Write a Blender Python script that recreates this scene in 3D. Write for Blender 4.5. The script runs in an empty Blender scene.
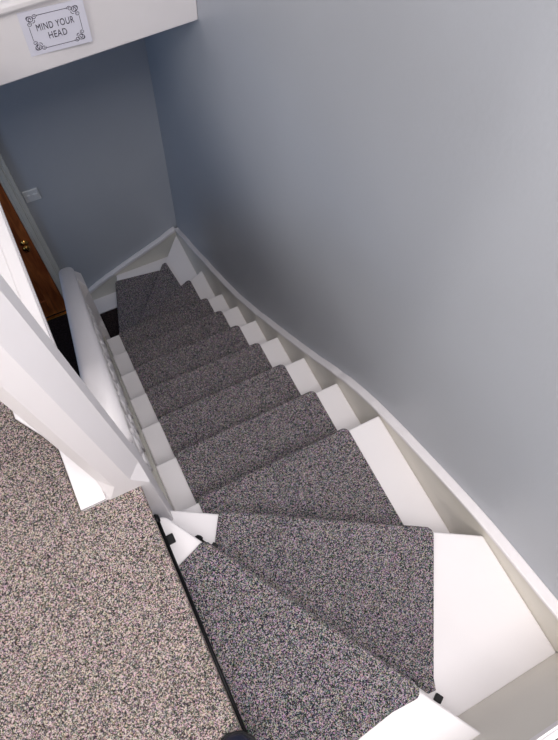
import bpy, bmesh, math, random
from mathutils import Vector, Matrix
random.seed(4)
S = bpy.context.scene
COL = S.collection
R = 0.2
G = 0.228186
PI = math.pi

# ------------------------------------------------------------------ materials
def mat(name):
    m = bpy.data.materials.new(name); m.use_nodes = True
    nt = m.node_tree
    return m, nt, nt.nodes['Principled BSDF']

def srgb(r, g, b):
    def f(c):
        c /= 255
        return c / 12.92 if c <= 0.04045 else ((c + .055) / 1.055) ** 2.4
    return (f(r), f(g), f(b), 1)

def paint(name, col, rough=.4, bump=.03, scale=60, var=.03):
    m, nt, b = mat(name)
    tc = nt.nodes.new('ShaderNodeTexCoord')
    n = nt.nodes.new('ShaderNodeTexNoise'); n.inputs['Scale'].default_value = scale
    n.inputs['Detail'].default_value = 4
    nt.links.new(tc.outputs['Object'], n.inputs['Vector'])
    n2 = nt.nodes.new('ShaderNodeTexNoise'); n2.inputs['Scale'].default_value = 3
    nt.links.new(tc.outputs['Object'], n2.inputs['Vector'])
    r = nt.nodes.new('ShaderNodeValToRGB')
    r.color_ramp.elements[0].position = .3; r.color_ramp.elements[1].position = .7
    r.color_ramp.elements[0].color = tuple(c * (1 - var) for c in col[:3]) + (1,)
    r.color_ramp.elements[1].color = tuple(min(1, c * (1 + var)) for c in col[:3]) + (1,)
    nt.links.new(n2.outputs['Fac'], r.inputs['Fac'])
    nt.links.new(r.outputs['Color'], b.inputs['Base Color'])
    bp = nt.nodes.new('ShaderNodeBump'); bp.inputs['Strength'].default_value = bump
    bp.inputs['Distance'].default_value = .01
    nt.links.new(n.outputs['Fac'], bp.inputs['Height'])
    nt.links.new(bp.outputs['Normal'], b.inputs['Normal'])
    b.inputs['Roughness'].default_value = rough
    return m

def carpet(name, lo, mid, hi, tint=.25, s1=760, s2=430):
    m, nt, b = mat(name)
    tc = nt.nodes.new('ShaderNodeTexCoord')
    vals = []
    for s in (s1, s2):
        v = nt.nodes.new('ShaderNodeTexVoronoi'); v.inputs['Scale'].default_value = s
        nt.links.new(tc.outputs['Object'], v.inputs['Vector'])
        vals.append(v)
    sep = [nt.nodes.new('ShaderNodeSeparateColor') for _ in vals]
    for v, q in zip(vals, sep): nt.links.new(v.outputs['Color'], q.inputs['Color'])
    mx = nt.nodes.new('ShaderNodeMix'); mx.inputs['Factor'].default_value = .42
    nt.links.new(sep[0].outputs[0], mx.inputs[2]); nt.links.new(sep[1].outputs[0], mx.inputs[3])
    r = nt.nodes.new('ShaderNodeValToRGB')
    e = r.color_ramp.elements
    e[0].position = .3; e[0].color = lo
    e[1].position = .72; e[1].color = hi
    k = e.new(.5); k.color = mid
    nt.links.new(mx.outputs[0], r.inputs['Fac'])
    hs = nt.nodes.new('ShaderNodeMix'); hs.data_type = 'RGBA'; hs.blend_type = 'SOFT_LIGHT'
    hs.inputs['Factor'].default_value = tint
    nt.links.new(r.outputs['Color'], hs.inputs[6]); nt.links.new(vals[1].outputs['Color'], hs.inputs[7])
    nt.links.new(hs.outputs[2], b.inputs['Base Color'])
    bp = nt.nodes.new('ShaderNodeBump'); bp.inputs['Strength'].default_value = .7
    bp.inputs['Distance'].default_value = .004
    nt.links.new(vals[0].outputs['Distance'], bp.inputs['Height'])
    nt.links.new(bp.outputs['Normal'], b.inputs['Normal'])
    b.inputs['Roughness'].default_value = 1
    b.inputs['Specular IOR Level'].default_value = .1
    return m

def plain(name, col, rough=.5, metal=0):
    m, nt, b = mat(name)
    tc = nt.nodes.new('ShaderNodeTexCoord')
    n = nt.nodes.new('ShaderNodeTexNoise'); n.inputs['Scale'].default_value = 40
    nt.links.new(tc.outputs['Object'], n.inputs['Vector'])
    mr = nt.nodes.new('ShaderNodeMapRange')
    mr.inputs['To Min'].default_value = rough * .85; mr.inputs['To Max'].default_value = min(1, rough * 1.15)
    nt.links.new(n.outputs['Fac'], mr.inputs['Value']); nt.links.new(mr.outputs[0], b.inputs['Roughness'])
    b.inputs['Base Color'].default_value = col
    b.inputs['Metallic'].default_value = metal
    return m

def wood(name, c1, c2):
    m, nt, b = mat(name)
    tc = nt.nodes.new('ShaderNodeTexCoord')
    mp = nt.nodes.new('ShaderNodeMapping'); mp.inputs['Scale'].default_value = (9, 9, 1.0)
    n = nt.nodes.new('ShaderNodeTexNoise'); n.inputs['Scale'].default_value = 4; n.inputs['Detail'].default_value = 6
    n.inputs['Distortion'].default_value = .6
    r = nt.nodes.new('ShaderNodeValToRGB')
    r.color_ramp.elements[0].position = .35; r.color_ramp.elements[0].color = c1
    r.color_ramp.elements[1].position = .68; r.color_ramp.elements[1].color = c2
    nt.links.new(tc.outputs['Object'], mp.inputs['Vector']); nt.links.new(mp.outputs[0], n.inputs['Vector'])
    nt.links.new(n.outputs['Fac'], r.inputs['Fac']); nt.links.new(r.outputs['Color'], b.inputs['Base Color'])
    b.inputs['Roughness'].default_value = .32
    return m

M_wall = paint('blue_grey_wall_paint', (.475, .495, .535, 1), .42, .05, 90, .015)
M_ceil = paint('ceiling_paint', srgb(225, 225, 222), .8, .02)
M_white = paint('white_gloss_paint', srgb(236, 231, 232), .42, .04, 25, .012)
M_cream = paint('aged_white_paint', srgb(222, 217, 206), .4, .05, 30, .02)
M_panel = paint('shaded_white_panel_paint', srgb(192, 188, 182), .5, .05, 30, .02)  # white paint greyed to carry the handrail's shade on the panel
M_step = carpet('stair_carpet_pile', srgb(32, 31, 34), srgb(96, 93, 96), srgb(192, 187, 188), .5)
M_land = carpet('landing_carpet_pile', srgb(58, 51, 49), srgb(124, 113, 108), srgb(202, 189, 182), .3)
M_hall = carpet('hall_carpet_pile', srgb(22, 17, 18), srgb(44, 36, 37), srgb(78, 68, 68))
M_black = plain('black_rod_metal', srgb(24, 24, 26), .45, .6)
M_wood = wood('mahogany', srgb(132, 66, 34), srgb(190, 108, 58))
M_brass = plain('brass', srgb(200, 150, 80), .22, 1)
M_plastic = plain('white_plastic', srgb(225, 225, 225), .3)
M_paper = plain('sign_card', srgb(226, 224, 236), .35)
M_ink = plain('sign_ink', srgb(52, 46, 66), .6)
M_navy = plain('navy_leather', srgb(24, 28, 48), .45)
M_rubber = plain('rubber_sole', srgb(30, 30, 32), .8)
M_frame = plain('window_frame_paint', srgb(240, 240, 240), .4)

# ------------------------------------------------------------------ helpers
def link(name, bm, m, parent=None, smooth=False, bevel=0, seg=2):
    bmesh.ops.recalc_face_normals(bm, faces=bm.faces)
    me = bpy.data.meshes.new(name); bm.to_mesh(me); bm.free()
    o = bpy.data.objects.new(name, me); COL.objects.link(o)
    me.materials.append(m)
    if smooth:
        for p in me.polygons: p.use_smooth = True
    if parent:
        o.parent = parent
        o.location = -parent.location if not parent.parent else -(parent.location + parent.parent.location)
    if bevel:
        b = o.modifiers.new('bevel', 'BEVEL'); b.width = bevel; b.segments = seg
        b.limit_method = 'ANGLE'; b.angle_limit = math.radians(35)
    return o

def box(bm, x0, x1, y0, y1, z0, z1):
    v = [bm.verts.new((x, y, z)) for z in (z0, z1) for x, y in ((x0, y0), (x1, y0), (x1, y1), (x0, y1))]
    for f in ((0, 3, 2, 1), (4, 5, 6, 7), (0, 1, 5, 4), (1, 2, 6, 5), (2, 3, 7, 6), (3, 0, 4, 7)):
        bm.faces.new([v[i] for i in f])

def prism(bm, pts, z0, z1):
    """polygon in plan, extruded between two heights"""
    a = [bm.verts.new((x, y, z0)) for x, y in pts]; b = [bm.verts.new((x, y, z1)) for x, y in pts]
    n = len(pts)
    bm.faces.new(a[::-1]); bm.faces.new(b)
    for i in range(n): bm.faces.new([a[i], a[(i + 1) % n], b[(i + 1) % n], b[i]])

def slab(bm, prof, axis, a0, a1):
    """outline prof of (s, z) extruded along axis 'x' (s is y) or 'y' (s is x)"""
    mk = (lambda s, z, a: (a, s, z)) if axis == 'x' else (lambda s, z, a: (s, a, z))
    a = [bm.verts.new(mk(s, z, a0)) for s, z in prof]; b = [bm.verts.new(mk(s, z, a1)) for s, z in prof]
    n = len(prof)
    bm.faces.new(a[::-1]); bm.faces.new(b)
    for i in range(n): bm.faces.new([a[i], a[(i + 1) % n], b[(i + 1) % n], b[i]])

def tube(bm, pts, r, n=8, taper=False):
    pts = [Vector(p) for p in pts]; rings = []
    for i, p in enumerate(pts):
        t = (pts[min(i + 1, len(pts) - 1)] - pts[max(i - 1, 0)]).normalized()
        u = t.cross(Vector((1, 0, 0)) if abs(t.x) < .9 else Vector((0, 1, 0))).normalized(); w = t.cross(u)
        rr = r
        if taper: rr = r * (.45 + .55 * math.sin(PI * min(1, max(0, i / (len(pts) - 1)))))
        rings.append([bm.verts.new(p + (u * math.cos(2 * PI * k / n) + w * math.sin(2 * PI * k / n)) * rr) for k in range(n)])
    for a, b in zip(rings, rings[1:]):
        for k in range(n): bm.faces.new([a[k], a[(k + 1) % n], b[(k + 1) % n], b[k]])
    bm.faces.new(rings[0][::-1]); bm.faces.new(rings[-1])

def loft(bm, secs):
    rings = [[bm.verts.new(p) for p in s] for s in secs]; n = len(rings[0])
    for a, b in zip(rings, rings[1:]):
        for k in range(n): bm.faces.new([a[k], a[(k + 1) % n], b[(k + 1) % n], b[k]])
    bm.faces.new(rings[0][::-1]); bm.faces.new(rings[-1])

def lathe(bm, prof, c, axis, n=24):
    """prof of (distance along axis, radius)"""
    ax = Vector(axis).normalized(); u = ax.orthogonal().normalized(); w = ax.cross(u)
    loft(bm, [[Vector(c) + ax * d + (u * math.cos(2 * PI * k / n) + w * math.sin(2 * PI * k / n)) * max(r, 1e-4) for k in range(n)] for d, r in prof])

def thing(name, label, cat, loc=(0, 0, 0), group=None):
    o = bpy.data.objects.new(name, None); COL.objects.link(o); o.location = loc
    o.empty_display_size = .1
    o['label'] = label; o['category'] = cat
    if group: o['group'] = group
    return o

def tag(o, label, cat, group=None):
    o['label'] = label; o['category'] = cat
    if group: o['group'] = group
    return o

def struct(name, bm, m, bevel=0, parent=None):
    o = link(name, bm, m, parent, bevel=bevel)
    if not parent: o['kind'] = 'structure'
    return o

# ------------------------------------------------------------------ the setting
WX = .025            # face of the wall beside the flight
FY = 2.225           # face of the hall's far wall
EX = -.760           # edge of the top landing
NY = -.785           # near edge of the stairwell
CZ = 2.35

bm = bmesh.new(); box(bm, WX, WX + .1, -2.4, FY + .1, -2.75, CZ); struct('wall_right', bm, M_wall)
bm = bmesh.new(); box(bm, -3.2, WX, FY, FY + .1, -2.75, -.14)
struct('wall_far', bm, M_wall)
bm = bmesh.new(); box(bm, -3.3, -3.2, -.9, FY + .1, -2.75, -.2); struct('wall_hall_left', bm, M_wall)
bm = bmesh.new(); box(bm, -3.2, WX, -.9, -.84, -2.75, -.2); struct('wall_under_landing', bm, M_wall)
bm = bmesh.new(); box(bm, -2.6, -2.5, -2.4, 1.55, 0, CZ); struct('wall_left', bm, M_wall)
bm = bmesh.new(); box(bm, -2.5, WX, -2.4, -2.3, 0, CZ); struct('wall_near', bm, M_wall)
bm = bmesh.new(); box(bm, -2.5, WX, 1.5, 1.6, .0, CZ); struct('wall_upper_far', bm, M_wall)
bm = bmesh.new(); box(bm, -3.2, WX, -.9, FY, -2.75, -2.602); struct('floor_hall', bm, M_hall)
# white painted margin of the hall floor beside the last step
bm = bmesh.new(); box(bm, -.82, -.50, 2.07, 2.199, -2.602, -2.592); struct('trim_1', bm, M_white)
# ceiling of the hall = slab behind the trimmer
bm = bmesh.new(); box(bm, -3.2, WX, 1.5, FY, -.14, 0); box(bm, -3.2, -.90, -.9, 1.5, -.2, -.02); struct('ceiling_hall', bm, M_ceil)
# landing slab, L round the stairwell
bm = bmesh.new()
prism(bm, [(-2.5, -2.3), (WX, -2.3), (WX, NY), (EX + .0, NY), (EX, -.055), (-.803, -.055), (-.803, 1.4), (-2.5, 1.4)], -.02, -.001)
struct('floor_landing', bm, M_white)
# well lining: risers of the landing and white fascia
bm = bmesh.new()
box(bm, -.90, -.838, .034, 1.4, -.2, -.02)
struct('trim_2', bm, M_white, .004)
bm = bmesh.new()
box(bm, -.836, -.805, .034, 1.398, -.014, .012)
struct('trim_3', bm, M_white, .004)
bm = bmesh.new()
prism(bm, [(-.870, -.053), (-.818, -.053), (-.818, .036), (-.836, .036), (-.836, 1.398), (-.93, 1.398), (-.93, .19), (-.889, .125), (-.87, .09)], -.001, .009)
struct('trim_4', bm, M_white, .002)
bm = bmesh.new(); box(bm, -.34, WX, NY - .06, NY - .002, -.405, -.012); box(bm, EX, -.34, NY - .06, NY - .002, -.21, -.012)
struct('trim_5', bm, M_cream)
bm = bmesh.new(); box(bm, EX, WX, NY - .045, NY - .003, -.012, .004)
struct('trim_6', bm, M_white, .006)

# trimmer beam across the stairwell, with a nosing board on top
bm = bmesh.new(); prism(bm, [(-2.5, 1.262), (WX, 1.455), (WX, 1.499), (-2.5, 1.499)], -.160, .058)
beam = struct('trim_7', bm, M_white, .005)
bm = bmesh.new(); prism(bm, [(-2.5, 1.240), (WX, 1.433), (WX, 1.499), (-2.5, 1.499)], .058, .085)
struct('trim_8', bm, M_white, .008)

bm = bmesh.new()
# ceiling with the opening of the rooflight
WX0, WX1, WY0, WY1 = -1.15, -.05, -1.5, -.05
box(bm, -2.6, WX, -2.4, WY0, CZ, CZ + .1); box(bm, -2.6, WX, WY1, 1.6, CZ, CZ + .1)
box(bm, -2.6, WX0, WY0, WY1, CZ, CZ + .1); box(bm, WX1, WX, WY0, WY1, CZ, CZ + .1)
struct('ceiling', bm, M_ceil)
bm = bmesh.new()
for a in ((WX0, WX0 + .05, WY0, WY1), (WX1 - .05, WX1, WY0, WY1), (WX0, WX1, WY0, WY0 + .05), (WX0, WX1, WY1 - .05, WY1)):
    box(bm, *a, CZ + .0, CZ + .12)
win = struct('window_1', bm, M_frame)
bm = bmesh.new()  # unseen window frame, added to go with the fill from the left
for a in ((-1.36, -1.30, .85, 2.05), (-.20, -.14, .85, 2.05), (-1.36, -.14, .85, .90), (-1.36, -.14, 2.0, 2.05), (-.78, -.73, .9, 2.0)):
    box(bm, -2.499, -2.47, a[0], a[1], a[2], a[3])
struct('added_window_2', bm, M_frame)

# ------------------------------------------------------------------ door, casing, switch
def casing(name, prof):
    bm = bmesh.new()
    x0, x1 = -.832, -.902
    for a, b, d in prof:          # fractions across the casing, depth
        xa, xb = x0 + (x1 - x0) * a, x0 + (x1 - x0) * b
        box(bm, xb, xa, FY - d, FY, -2.6, -.56)
    return bm
c = struct('trim_9', casing('c', ((0, .25, .030), (.25, .42, .022), (.42, .75, .026), (.75, 1, .016))), M_cream, .003)
bm = bmesh.new(); box(bm, -1.72, -.832, FY - .024, FY, -.56, -.49); box(bm, -1.74, -1.67, FY - .024, FY, -2.6, -.56)
struct('trim_10', bm, M_cream, .003)
door = thing('door_1', 'brown varnished wooden hall door with brass knob at the foot of the stairs', 'door', (-.903, FY, -2.6))
door['kind'] = 'structure'
bm = bmesh.new()
X0, X1 = -1.668, -.904
box(bm, X0, X1, FY - .010, FY + .02, -2.59, -.562)
link('door_panel_field', bm, M_wood, door)
def stile(x0, x1, z0, z1):
    bm = bmesh.new(); box(bm, x0, x1, FY - .022, FY - .010, z0, z1); link('door_rail', bm, M_wood, door, bevel=.004)
stile(X1 - .105, X1, -2.59, -.562); stile(X0, X0 + .105, -2.59, -.562)
for z0, z1 in ((-2.59, -2.40), (-1.90, -1.72), (-.70, -.562)): stile(X0 + .105, X1 - .105, z0, z1)
bm = bmesh.new(); lathe(bm, [(0, .024), (.005, .025), (.007, .012), (.028, .010), (.034, .020), (.046, .024), (.056, .019), (.060, .004)], (-.948, FY - .022, -1.775), (0, -1, 0))
link('door_knob', bm, M_brass, door, smooth=True)
bm = bmesh.new(); lathe(bm, [(0, .015), (.004, .015), (.006, .010), (.007, .002)], (-.953, FY - .022, -1.848), (0, -1, 0))
link('keyhole_cover', bm, M_brass, door, smooth=True)
bm = bmesh.new(); box(bm, X0, X1, FY - .05, FY - .025, -2.602, -2.594); struct('trim_11', bm, M_brass, .002)

sw = thing('light_switch', 'white double light switch on the dark blue wall beside the door', 'light switch', (-.78, FY, -1.45))
bm = bmesh.new(); box(bm, -.826, -.740, FY - .009, FY, -1.494, -1.408); link('switch_plate', bm, M_plastic, sw, bevel=.004, seg=3)
for dx in (-.018, .018):
    bm = bmesh.new(); box(bm, -.783 + dx - .010, -.783 + dx + .010, FY - .015, FY - .008, -1.462, -1.440)
    link('switch_rocker', bm, M_plastic, sw, bevel=.002)

# ------------------------------------------------------------------ staircase
stair = thing('staircase', 'white painted winding staircase going down beside the blue grey wall', 'staircase', (0, 0, -2.6))
LX = -.728     # inner face of the balustrade string
def N(k): return k * G
zt = lambda k: -(3 + k) * R      # tread level of the straight steps
treads = []      # (plan polygon, z, nosing line (a, b), level below)
n2a, n2b = (-.735, -.090), (-.3215, NY)
n1a, n1b = (-.735, -.026), (0, -.4685)
treads.append(([(EX - .01, -.075), (EX - .01, NY - .004), (n2b[0], NY - .004), n2a], -.2, (n2a, n2b)))
treads.append(([(-.745, -.11), (-.385, NY + .03), (-.385, NY - .004), (0, NY - .004), n1b, n1a], -.4, (n1a, n1b)))
treads.append(([(LX - .01, -.06), (0, -.51), (0, 0), (LX, 0)], -.6, ((LX, 0), (0, 0))))
for k in range(1, 7):
    treads.append(([(LX, N(k - 1) - .03), (0, N(k - 1) - .03), (0, N(k)), (LX, N(k))], zt(k), ((LX, N(k)), (0, N(k)))))
n7a, n7b = (-.700, 1.412), (0, 1.708)
n8a, n8b = (-.700, 1.372), (0, 2.199)
n9a, n9b = (-.705, 1.46), (-.492, 2.199)
treads.append(([(LX, N(6) - .03), (0, N(6) - .03), n7b, n7a, (LX, 1.40)], -2.0, (n7a, n7b)))
treads.append(([(-.700, 1.38), (0, 1.67), n8b, n8a], -2.2, ((-.672, 1.405), n8b)))
treads.append(([(-.690, 1.385), (0, 2.16), (0, 2.199), n9b, n9a], -2.4, (n9a, n9b)))

def offset_line(a, b, d, side=None):
    """line a-b moved d towards the uphill side"""
    a, b = Vector(a), Vector(b); t = (b - a).normalized(); n = Vector((t.y, -t.x))
    if n.dot(side) < 0: n = -n
    return a + n * d, b + n * d
for i, (poly, z, (a, b)) in enumerate(treads):
    bm = bmesh.new(); prism(bm, poly, z - .024, z)
    link('tread', bm, M_white, stair, bevel=.006, seg=3)
    cen = sum((Vector(p) for p in poly), Vector((0, 0))) / len(poly)
    side = cen - (Vector(a) + Vector(b)) / 2
    p, q = offset_line(a, b, .020, side); p2, q2 = offset_line(a, b, .034, side)
    bm = bmesh.new(); prism(bm, [p, q, q2, p2], z - .2 + (.0 if i < 11 else .0), z - .024)
    link('riser', bm, M_white, stair)
# top riser under the landing edge
bm = bmesh.new(); box(bm, EX - .016, EX - .002, NY, -.062, -.2, -.02); link('riser', bm, M_white, stair)

# wall string (right) with its cap
capz = [(-.785, -.245), (-.67, -.283), (-.57, -.315), (-.47, -.348), (-.367, -.39), (-.26, -.44), (-.17, -.485), (-.07, -.535), (.05, -.602),
        (.14, -.665), (.235, -.745), (.39, -.885), (.57, -1.040), (.72, -1.168), (.9, -1.322), (1.15, -1.513), (1.45, -1.700), (1.65, -1.815), (1.85, -1.935), (2.0, -2.015), (2.2, -2.125)]
def smooth_line(pts, n=4):
    out = []
    for i in range(len(pts) - 1):
        p0 = pts[max(i - 1, 0)]; p1 = pts[i]; p2 = pts[i + 1]; p3 = pts[min(i + 2, len(pts) - 1)]
        for s in range(n):
            t = s / n
            z = .5 * (2 * p1[1] + (p2[1] - p0[1]) * t + (2 * p0[1] - 5 * p1[1] + 4 * p2[1] - p3[1]) * t * t + (3 * p1[1] - p0[1] - 3 * p2[1] + p3[1]) * t ** 3)
            out.append((p1[0] + (p2[0] - p1[0]) * t, z))
    return out + [pts[-1]]
cz = smooth_line(capz)
def board(bm, top, depth, axis, a0, a1):
    """strip following the top line, so deep, as quads"""
    mk = (lambda s, z, a: (a, s, z)) if axis == 'x' else (lambda s, z, a: (s, a, z))
    loft(bm, [[mk(s, z, a0), mk(s, z, a1), mk(s, z - d, a1), mk(s, z - d, a0)] for (s, z), d in zip(top, depth)])
bm = bmesh.new(); board(bm, [(s, z - .012) for s, z in cz], [.42] * len(cz), 'x', .0, WX)
link('wall_string', bm, M_cream, stair)
bm = bmesh.new(); board(bm, cz, [.014] * len(cz), 'x', -.006, WX)
link('string_cap', bm, M_white, stair, bevel=.004)
# string on the far wall, sweeping down to the skirting
fz = smooth_line([(.0, -2.125), (-.12, -2.185), (-.245, -2.240), (-.407, -2.308), (-.556, -2.375), (-.64, -2.418), (-.70, -2.455), (-.76, -2.49), (-.831, -2.50)])
bm = bmesh.new(); board(bm, [(s, z - .014) for s, z in fz], [2.6 + (z - .014) + .0 for s, z in fz], 'y', 2.2, FY)
link('wall_string', bm, M_cream, stair)
bm = bmesh.new(); board(bm, fz, [.034] * len(fz), 'y', 2.190, FY)
link('string_cap', bm, M_white, stair, bevel=.008)

# ------------------------------------------------------------------ banister
ban = thing('banister', 'white banister with rounded handrail and scrolled panel running down the open side of the stairs', 'banister', (-.765, .9, -2.6))
PZ = lambda y, h: -.6 + h - (R / G) * y        # height h above the nosing line
def chamfer_section(x0, x1, y0, y1, c, z):
    c = max(c, .0012)
    return [(x0 + c, y0, z), (x1 - c, y0, z), (x1, y0 + c, z), (x1, y1 - c, z), (x1 - c, y1, z), (x0 + c, y1, z), (x0, y1 - c, z), (x0, y0 + c, z)]
def newel(x0, x1, y0, y1, zb, zs, ze, ztop, lean=0, cap=True):
    bm = bmesh.new(); c = .027
    secs = [chamfer_section(x0, x1, y0, y1, .002, zb), chamfer_section(x0, x1, y0, y1, .002, zs), chamfer_section(x0, x1, y0, y1, .010, zs + .02),
            chamfer_section(x0, x1, y0, y1, c, zs + .065), chamfer_section(x0, x1, y0, y1, c, ze), chamfer_section(x0, x1, y0, y1, .002, ze + .04),
            chamfer_section(x0, x1, y0, y1, .002, ztop)]
    if not cap: secs.append(chamfer_section(x0 + .012, x1 - .036, y0 + .01, y1 - .03, .002, ztop + .095))
    secs = [[(x - lean * max(0, z), y, z) for x, y, z in q] for q in secs]
    loft(bm, secs)
    p = link('newel_post', bm, M_white, ban)
    if not cap: return p
    bm = bmesh.new(); e = .012; m = .03; x0 -= lean * ztop; x1 -= lean * ztop
    loft(bm, [chamfer_section(x0 - e, x1 + e, y0 - e, y1 + e, .004, ztop), chamfer_section(x0 - e, x1 + e, y0 - e, y1 + e, .004, ztop + .018),
              chamfer_section(x0 + m, x1 - m, y0 + m, y1 - m, .008, ztop + .045)])
    q = link('newel_cap', bm, M_white, ban); 
    return p
newel(-.812, -.727, -.060, .033, -.80, .012, .80, .95, .04)
newel(-.796, -.704, 1.405, 1.49, -2.6, -1.75, -1.40, -1.31, 0, False)
# closed string below the panel
bm = bmesh.new()
y0, y1 = .033, 1.415
prof = [(y0, PZ(y0, .012)), (y1, PZ(y1, .012)), (y1, PZ(y1, -.30)), (y0, PZ(y0, -.30))]
slab(bm, prof, 'x', -.785, LX)
link('closed_string', bm, M_cream, ban, bevel=.004)
bm = bmesh.new()
slab(bm, [(y0, PZ(y0, .045)), (y1, PZ(y1, .045)), (y1, PZ(y1, .012)), (y0, PZ(y0, .012))], 'x', -.780, -.739)
link('base_rail', bm, M_cream, ban, bevel=.004)
bm = bmesh.new()
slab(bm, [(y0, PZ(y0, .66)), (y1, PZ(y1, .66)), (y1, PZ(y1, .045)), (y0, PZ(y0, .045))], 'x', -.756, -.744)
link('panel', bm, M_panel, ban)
# handrail
bm = bmesh.new()
hw, hh = .037, .034
def hr_sec(y, dz=0, s=1):
    out = []
    for k in range(24):
        a = 2 * PI * k / 24
        cx, sy = math.cos(a), math.sin(a)
        x = math.copysign(abs(cx) ** .8, cx) * hw * s; z = math.copysign(abs(sy) ** .8, sy) * hh * s
        out.append((-.763 + x, y, PZ(y, .664) + z + dz))
    return out
loft(bm, [hr_sec(.033), hr_sec(.4), hr_sec(.8), hr_sec(1.2), hr_sec(1.38), hr_sec(1.42, 0, .98), hr_sec(1.44, 0, .92), hr_sec(1.455, .0, .82), hr_sec(1.466, -.002, .65), hr_sec(1.473, -.004, .4), hr_sec(1.475, -.004, .1)])
link('handrail', bm, M_white, ban, smooth=True)
# scrolls on the panel
L = math.sqrt(1 + (R / G) ** 2)
def scroll(y, h, s, flip):
    pts = []
    for i in range(34):
        t = i / 33
        a = t * 3.2 * PI
        r = s * (1 - .78 * t)
        pts.append((r * math.cos(a), r * math.sin(a)))
    x0 = pts[0][0]
    half = [(-(px - x0), -py) for px, py in pts][::-1]
    full = half[:-1] + [(px - x0, py) for px, py in pts]
    out = []
    for u, w in full:
        if flip: w = -w
        out.append((-.7385, y + u * .75 + w * .15, PZ(y + u * .75 + w * .15, h) + w * 1.25 ))
    return out
n = 13
for i in range(n):
    y = .10 + (1.33 - .10) * i / (n - 1)
    bm = bmesh.new(); tube(bm, scroll(y, .34 + (.06 if i % 2 else -.05), .052, i % 2), .007, 6)
    tube(bm, [(-.7385, y - .03, PZ(y - .03, .10)), (-.7385, y - .045, PZ(y - .045, .19)), (-.7385, y - .01, PZ(y - .01, .27))], .005, 6)
    tube(bm, [(-.7385, y + .03, PZ(y + .03, .60)), (-.7385, y + .045, PZ(y + .045, .52)), (-.7385, y + .01, PZ(y + .01, .44))], .005, 6)
    link('scroll_ornament', bm, M_white, ban, smooth=True)

# ------------------------------------------------------------------ carpets
def carpet_section(parent, poly, z, nose, zb, name='carpet_section'):
    """poly: plan outline; nose: indices of the outline's nosing points; zb: level where the fall ends"""
    bm = bmesh.new()
    P = [Vector(p) for p in poly]; cen = sum(P, Vector((0, 0))) / len(P)
    # the nosing line with its worn, rounded ends; the pile rolls over the tread's edge
    line = [P[i] for i in nose]
    u0 = (line[1] - line[0]).normalized(); u1 = (line[-2] - line[-1]).normalized()
    path = [(line[0], 0), (line[0] + u0 * .004, .55), (line[0] + u0 * .014, 1)] + [(q, 1) for q in line[1:-1]] + [(line[-1] + u1 * .014, 1), (line[-1] + u1 * .004, .55), (line[-1], 0)]
    nrm = []
    for k in range(len(path)):
        a = path[max(k - 1, 0)][0]; b = path[min(k + 1, len(path) - 1)][0]
        t = (b - a).normalized(); nn = Vector((t.y, -t.x))
        if nn.dot(path[k][0] - cen) < 0: nn = -nn
        nrm.append(nn)
    top = [q + nn * (.010 * w - .010 * (1 - w)) for (q, w), nn in zip(path, nrm)]
    Q = P[:nose[0]] + top + P[nose[-1] + 1:]
    prism(bm, Q, z + .0005, z + .011)
    ring = []
    for (q, w), nn in zip(path, nrm):
        prof = [(.002, .011), (.010, .009), (.0145, .002), (.0155, -.010), (.013, -.022), (.004, -.031), (-.010, -.036), (-.012, zb + .006 - z),
                (-.019, zb + .006 - z), (-.019, -.026), (.001, -.026), (.001, 0.002)]
        off = -.012 * (1 - w)
        ring.append([(q.x + nn.x * (d + (off if h > -.03 else 0)), q.y + nn.y * (d + (off if h > -.03 else 0)), z + h) for d, h in prof])
    loft(bm, ring)
    return link(name, bm, M_step, parent, bevel=.003)

runner = thing('stair_runner', 'speckled grey carpet runner laid down the middle of the white stairs', 'carpet', (-.37, .5, -2.6))
sections = [
    ([(-.757, -.208), (-.690, -.182), (-.401, -.666), (-.47, -.668), (-.549, -.676), (-.757, -.71)], -.2, [1, 2], -.4),
    ([(-.617, -.103), (-.121, -.401), (-.312, -.690), (-.322, -.715), (-.342, -.713), (-.662, -.176)], -.4, [0, 1], -.6),
    ([(-.648, -.002), (-.120, -.002), (-.120, -.425), (-.612, -.128), (-.648, -.09)], -.6, [0, 1], -.8)]
for k in range(1, 7):
    sections.append(([(-.652, N(k) - .002), (-.095, N(k) - .002), (-.095, N(k - 1) - .022), (-.652, N(k - 1) - .022)], zt(k), [0, 1], zt(k) - .2))
sections += [
    ([(-.652, 1.432), (-.103, 1.664), (-.095, 1.347), (-.652, 1.347)], -2.0, [0, 1], -2.2),
    ([(-.655, 1.425), (-.165, 2.003), (-.140, 1.80), (-.125, 1.633), (-.650, 1.41)], -2.2, [0, 1], -2.4),
    ([(-.700, 1.478), (-.655, 1.634), (-.505, 2.145), (-.2, 2.100), (-.165, 1.985), (-.655, 1.405)], -2.4, [0, 1, 2], -2.6)]
for poly, z, nose, zb in sections: carpet_section(runner, poly, z, nose, zb)

lc = thing('landing_carpet', 'brownish speckled carpet covering the top landing beside the stair opening', 'carpet', (-1.4, -.9, 0))
bm = bmesh.new()
prism(bm, [(-2.498, -2.298), (WX - .002, -2.298), (WX - .002, NY - .014), (EX + .012, NY - .014), (EX + .013, -.056), (-.871, -.056), (-.871, .089), (-.890, .125), (-.931, .19),
           (-.931, 1.37), (-2.498, 1.37)], -.0005, .011)
link('carpet_pile', bm, M_land, lc, bevel=.005, seg=3)
bm = bmesh.new(); box(bm, EX - .006, EX + .003, NY - .0, -.062, -.17, .004); link('carpet_fall', bm, M_land, lc, bevel=.003)

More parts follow.
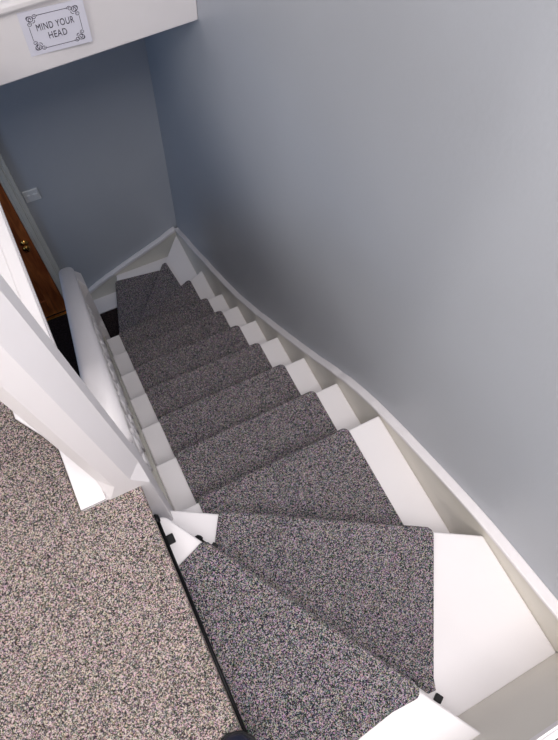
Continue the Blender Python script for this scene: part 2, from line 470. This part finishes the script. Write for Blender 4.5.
# ------------------------------------------------------------------ stair rods
def rod(label, a, b, z, fs=1):
    a, b = Vector((*a, z)), Vector((*b, z)); t = (b - a).normalized(); nn = Vector((-t.y, t.x, 0))
    r = thing('stair_rod', label, 'stair rod', tuple(a))
    bm = bmesh.new(); tube(bm, [a, b], .0052, 12); link('rod', bm, M_black, r, smooth=True)
    for q, d in ((a, -1), (b, 1)):
        bm = bmesh.new(); lathe(bm, [(0, .0053), (.003, .0053 + .005 * fs), (.010, .0053 + .0057 * fs), (.018, .0053 + .003 * fs), (.022, .001)], q, t * d, 14); link('finial', bm, M_black, r, smooth=True)
    return r, t, nn
r1, t, nn = rod('long black stair rod along the foot of the landing edge', (-.7555, -.098), (-.7555, -.765), -.187, .45)
for y in (-.143, -.70):
    bm = bmesh.new(); box(bm, -.7555, -.735, y - .011, y + .011, -.1995, -.190); link('bracket', bm, M_black, r1, bevel=.002)
a, b = (-.684, -.146), (-.372, -.668)
r2, t, nn = rod('black stair rod tucked at the foot of the first winding step', a, b, -.388)
for f, g in ((.058, 1), (1.13, 1)):
    p = Vector(a).lerp(Vector(b), f)
    bm = bmesh.new()
    u = Vector((t.x, t.y)); v = Vector((nn.x, nn.y))
    if v.x < 0: v = -v
    prism(bm, [p - u * .009 - v * .002, p + u * .009 - v * .002, p + u * .009 + v * .016, p - u * .009 + v * .016], -.3995, -.388)
    link('bracket', bm, M_black, r2, bevel=.002)

# ------------------------------------------------------------------ sign
FYs = 1.411
sg = thing('sign', 'small laminated MIND YOUR HEAD notice on the white beam over the stairs', 'sign', (-.462, FYs, -.03))
SW, SH = .200, .138
tilt = Matrix.Rotation(math.radians(0.8), 4, 'Y')
def on_sign(u, v, d): # u right, v up on the sign, d towards the viewer
    p = tilt @ Vector((u, 0, v)); return Vector((-.462 + p.x, FYs - d, -.030 + p.z))
def sbox(bm, u0, u1, v0, v1, d0, d1):
    vs = [bm.verts.new(on_sign(u, v, d)) for d in (d0, d1) for u, v in ((u0, v0), (u1, v0), (u1, v1), (u0, v1))]
    for f in ((0, 3, 2, 1), (4, 5, 6, 7), (0, 1, 5, 4), (1, 2, 6, 5), (2, 3, 7, 6), (3, 0, 4, 7)): bm.faces.new([vs[i] for i in f])
bm = bmesh.new(); sbox(bm, -SW / 2, SW / 2, -SH / 2, SH / 2, 0, .0025); link('card', bm, M_paper, sg)
bm = bmesh.new()
a, b = .078, .052; g = .030; w = .0007
for u0, u1, v0, v1 in ((-a + g, a - g, b - w, b + w), (-a + g, a - g, -b - w, -b + w), (-a - w, -a + w, -b + g, b - g), (a - w, a + w, -b + g, b - g)):
    sbox(bm, u0, u1, v0, v1, .0025, .0032)
link('border', bm, M_ink, sg)
for sx in (-1, 1):
    for sy in (-1, 1):
        bm = bmesh.new()
        def arc(c, r0, r1, a0, a1, k=16):
            return [on_sign(sx * (c[0] + (r0 + (r1 - r0) * i / k) * math.cos(a0 + (a1 - a0) * i / k)), sy * (c[1] + (r0 + (r1 - r0) * i / k) * math.sin(a0 + (a1 - a0) * i / k)), .0028) for i in range(k + 1)]
        tube(bm, arc((a - .010, b - .008), .011, .002, 0, 3.3 * PI), .0010, 5)
        tube(bm, arc((a - .024, b - .003), .008, .002, PI, -1.8 * PI), .0009, 5)
        tube(bm, arc((a - .003, b - .022), .008, .002, PI / 2, 3.2 * PI), .0009, 5)
        tube(bm, arc((a - .016, b - .014), .006, .006, PI * .9, PI * 1.6), .0010, 5)
        tube(bm, arc((a - .006, b - .004), .009, .003, -PI / 2, PI * 1.2), .0009, 5)
        link('corner_flourish', bm, M_ink, sg)
def text(s, size, v, sx=1):
    cu = bpy.data.curves.new('t', 'FONT'); cu.body = s; cu.size = size; cu.align_x = 'CENTER'; cu.align_y = 'CENTER'
    cu.extrude = .0004; cu.offset = 0; cu.space_character = 1.1
    o = bpy.data.objects.new('t', cu); COL.objects.link(o)
    dg = bpy.context.evaluated_depsgraph_get(); dg.update()
    me = bpy.data.meshes.new_from_object(o.evaluated_get(dg)); bpy.data.objects.remove(o)
    for q in me.vertices: q.co = on_sign(q.co.x * sx, q.co.y + v, .003 + q.co.z)
    me.materials.clear(); me.materials.append(M_ink)
    ob = bpy.data.objects.new('lettering', me); COL.objects.link(ob); ob.parent = sg; ob.location = -sg.location
text('MIND YOUR', .030, .014, .66); text('HEAD', .030, -.017, .72)

# ------------------------------------------------------------------ shoe of the person on the landing
shoe = thing('shoe', 'dark navy shoe, only its toe showing at the edge of the brown landing carpet', 'shoe', (-.775, -.70, .011))
def shoe_sec(y, w, h, z0, cx):
    return [(cx + w * math.cos(t), y + .016, z0 + max(0, math.sin(t)) ** .7 * h) for t in [PI * k / 12 for k in range(13)]]
CX = -.772
bm = bmesh.new()
loft(bm, [shoe_sec(y, w, h, .028, CX + c) for y, w, h, c in ((-.545, .010, .012, 0), (-.552, .026, .022, 0), (-.570, .037, .034, 0), (-.60, .044, .045, 0), (-.65, .046, .058, -.002), (-.70, .041, .075, -.004), (-.75, .036, .085, -.004), (-.80, .036, .08, -.003), (-.825, .028, .06, 0))])
link('upper', bm, M_navy, shoe, smooth=True)
bm = bmesh.new()
outline = [(-.541, 0), (-.548, .024), (-.566, .040), (-.60, .049), (-.65, .050), (-.70, .043), (-.75, .038), (-.80, .039), (-.825, .031), (-.833, .012)]
pts = [(CX + w, y + .016) for y, w in outline] + [(CX - w, y + .016) for y, w in outline[::-1] if w > 0]
prism(bm, pts, .011, .029); link('sole', bm, M_rubber, shoe, bevel=.003)

# ------------------------------------------------------------------ camera
cam = bpy.data.cameras.new('camera'); co = bpy.data.objects.new('camera', cam); COL.objects.link(co)
Mr = Matrix(((0.8904869, 0.39262764, -0.22994915), (-0.4525539, 0.81668308, -0.35808339), (0.04720214, 0.42293296, 0.90493076)))
co.matrix_world = Matrix.Translation((-0.67485, -0.41145, 1.1738)) @ Mr.to_4x4()
cam.sensor_fit = 'HORIZONTAL'; cam.sensor_width = 36; cam.lens = 36 * 576.828 / 558
cam.clip_start = .02
S.camera = co

# ------------------------------------------------------------------ light
def area(name, loc, rot, sx, sy, power, col):
    l = bpy.data.lights.new(name, 'AREA'); l.shape = 'RECTANGLE'; l.size = sx; l.size_y = sy; l.energy = power; l.color = col
    o = bpy.data.objects.new(name, l); COL.objects.link(o); o.location = loc; o.rotation_euler = rot
    return o
# daylight through the rooflight over the stairwell
area('rooflight_daylight', ((WX0 + WX1) / 2, (WY0 + WY1) / 2, CZ + .05), (0, 0, 0), WX1 - WX0 - .1, WY1 - WY0 - .1, 58, (1, .96, .955))
# added fill at the unseen left window, brightening the right wall
area('left_fill_light', (-2.46, -.75, 1.45), (0, math.radians(-90), 0), 1.1, 1.2, 30, (1, .95, .90))
# added blue fill that tints the lower hall; no source is seen
area('hall_blue_fill', (-2.6, 1.0, -1.0), (0, math.radians(-100), 0), 1.0, 1.0, 7, (.42, .63, 1.0))

w = bpy.data.worlds.new('world'); S.world = w; w.use_nodes = True
w.node_tree.nodes['Background'].inputs[0].default_value = (.8, .88, 1, 1)
w.node_tree.nodes['Background'].inputs[1].default_value = .6

S.view_settings.view_transform = 'Standard'; S.view_settings.look = 'None'
S.view_settings.gamma = 1; S.view_settings.use_curve_mapping = False
S.view_settings.exposure = 0.0
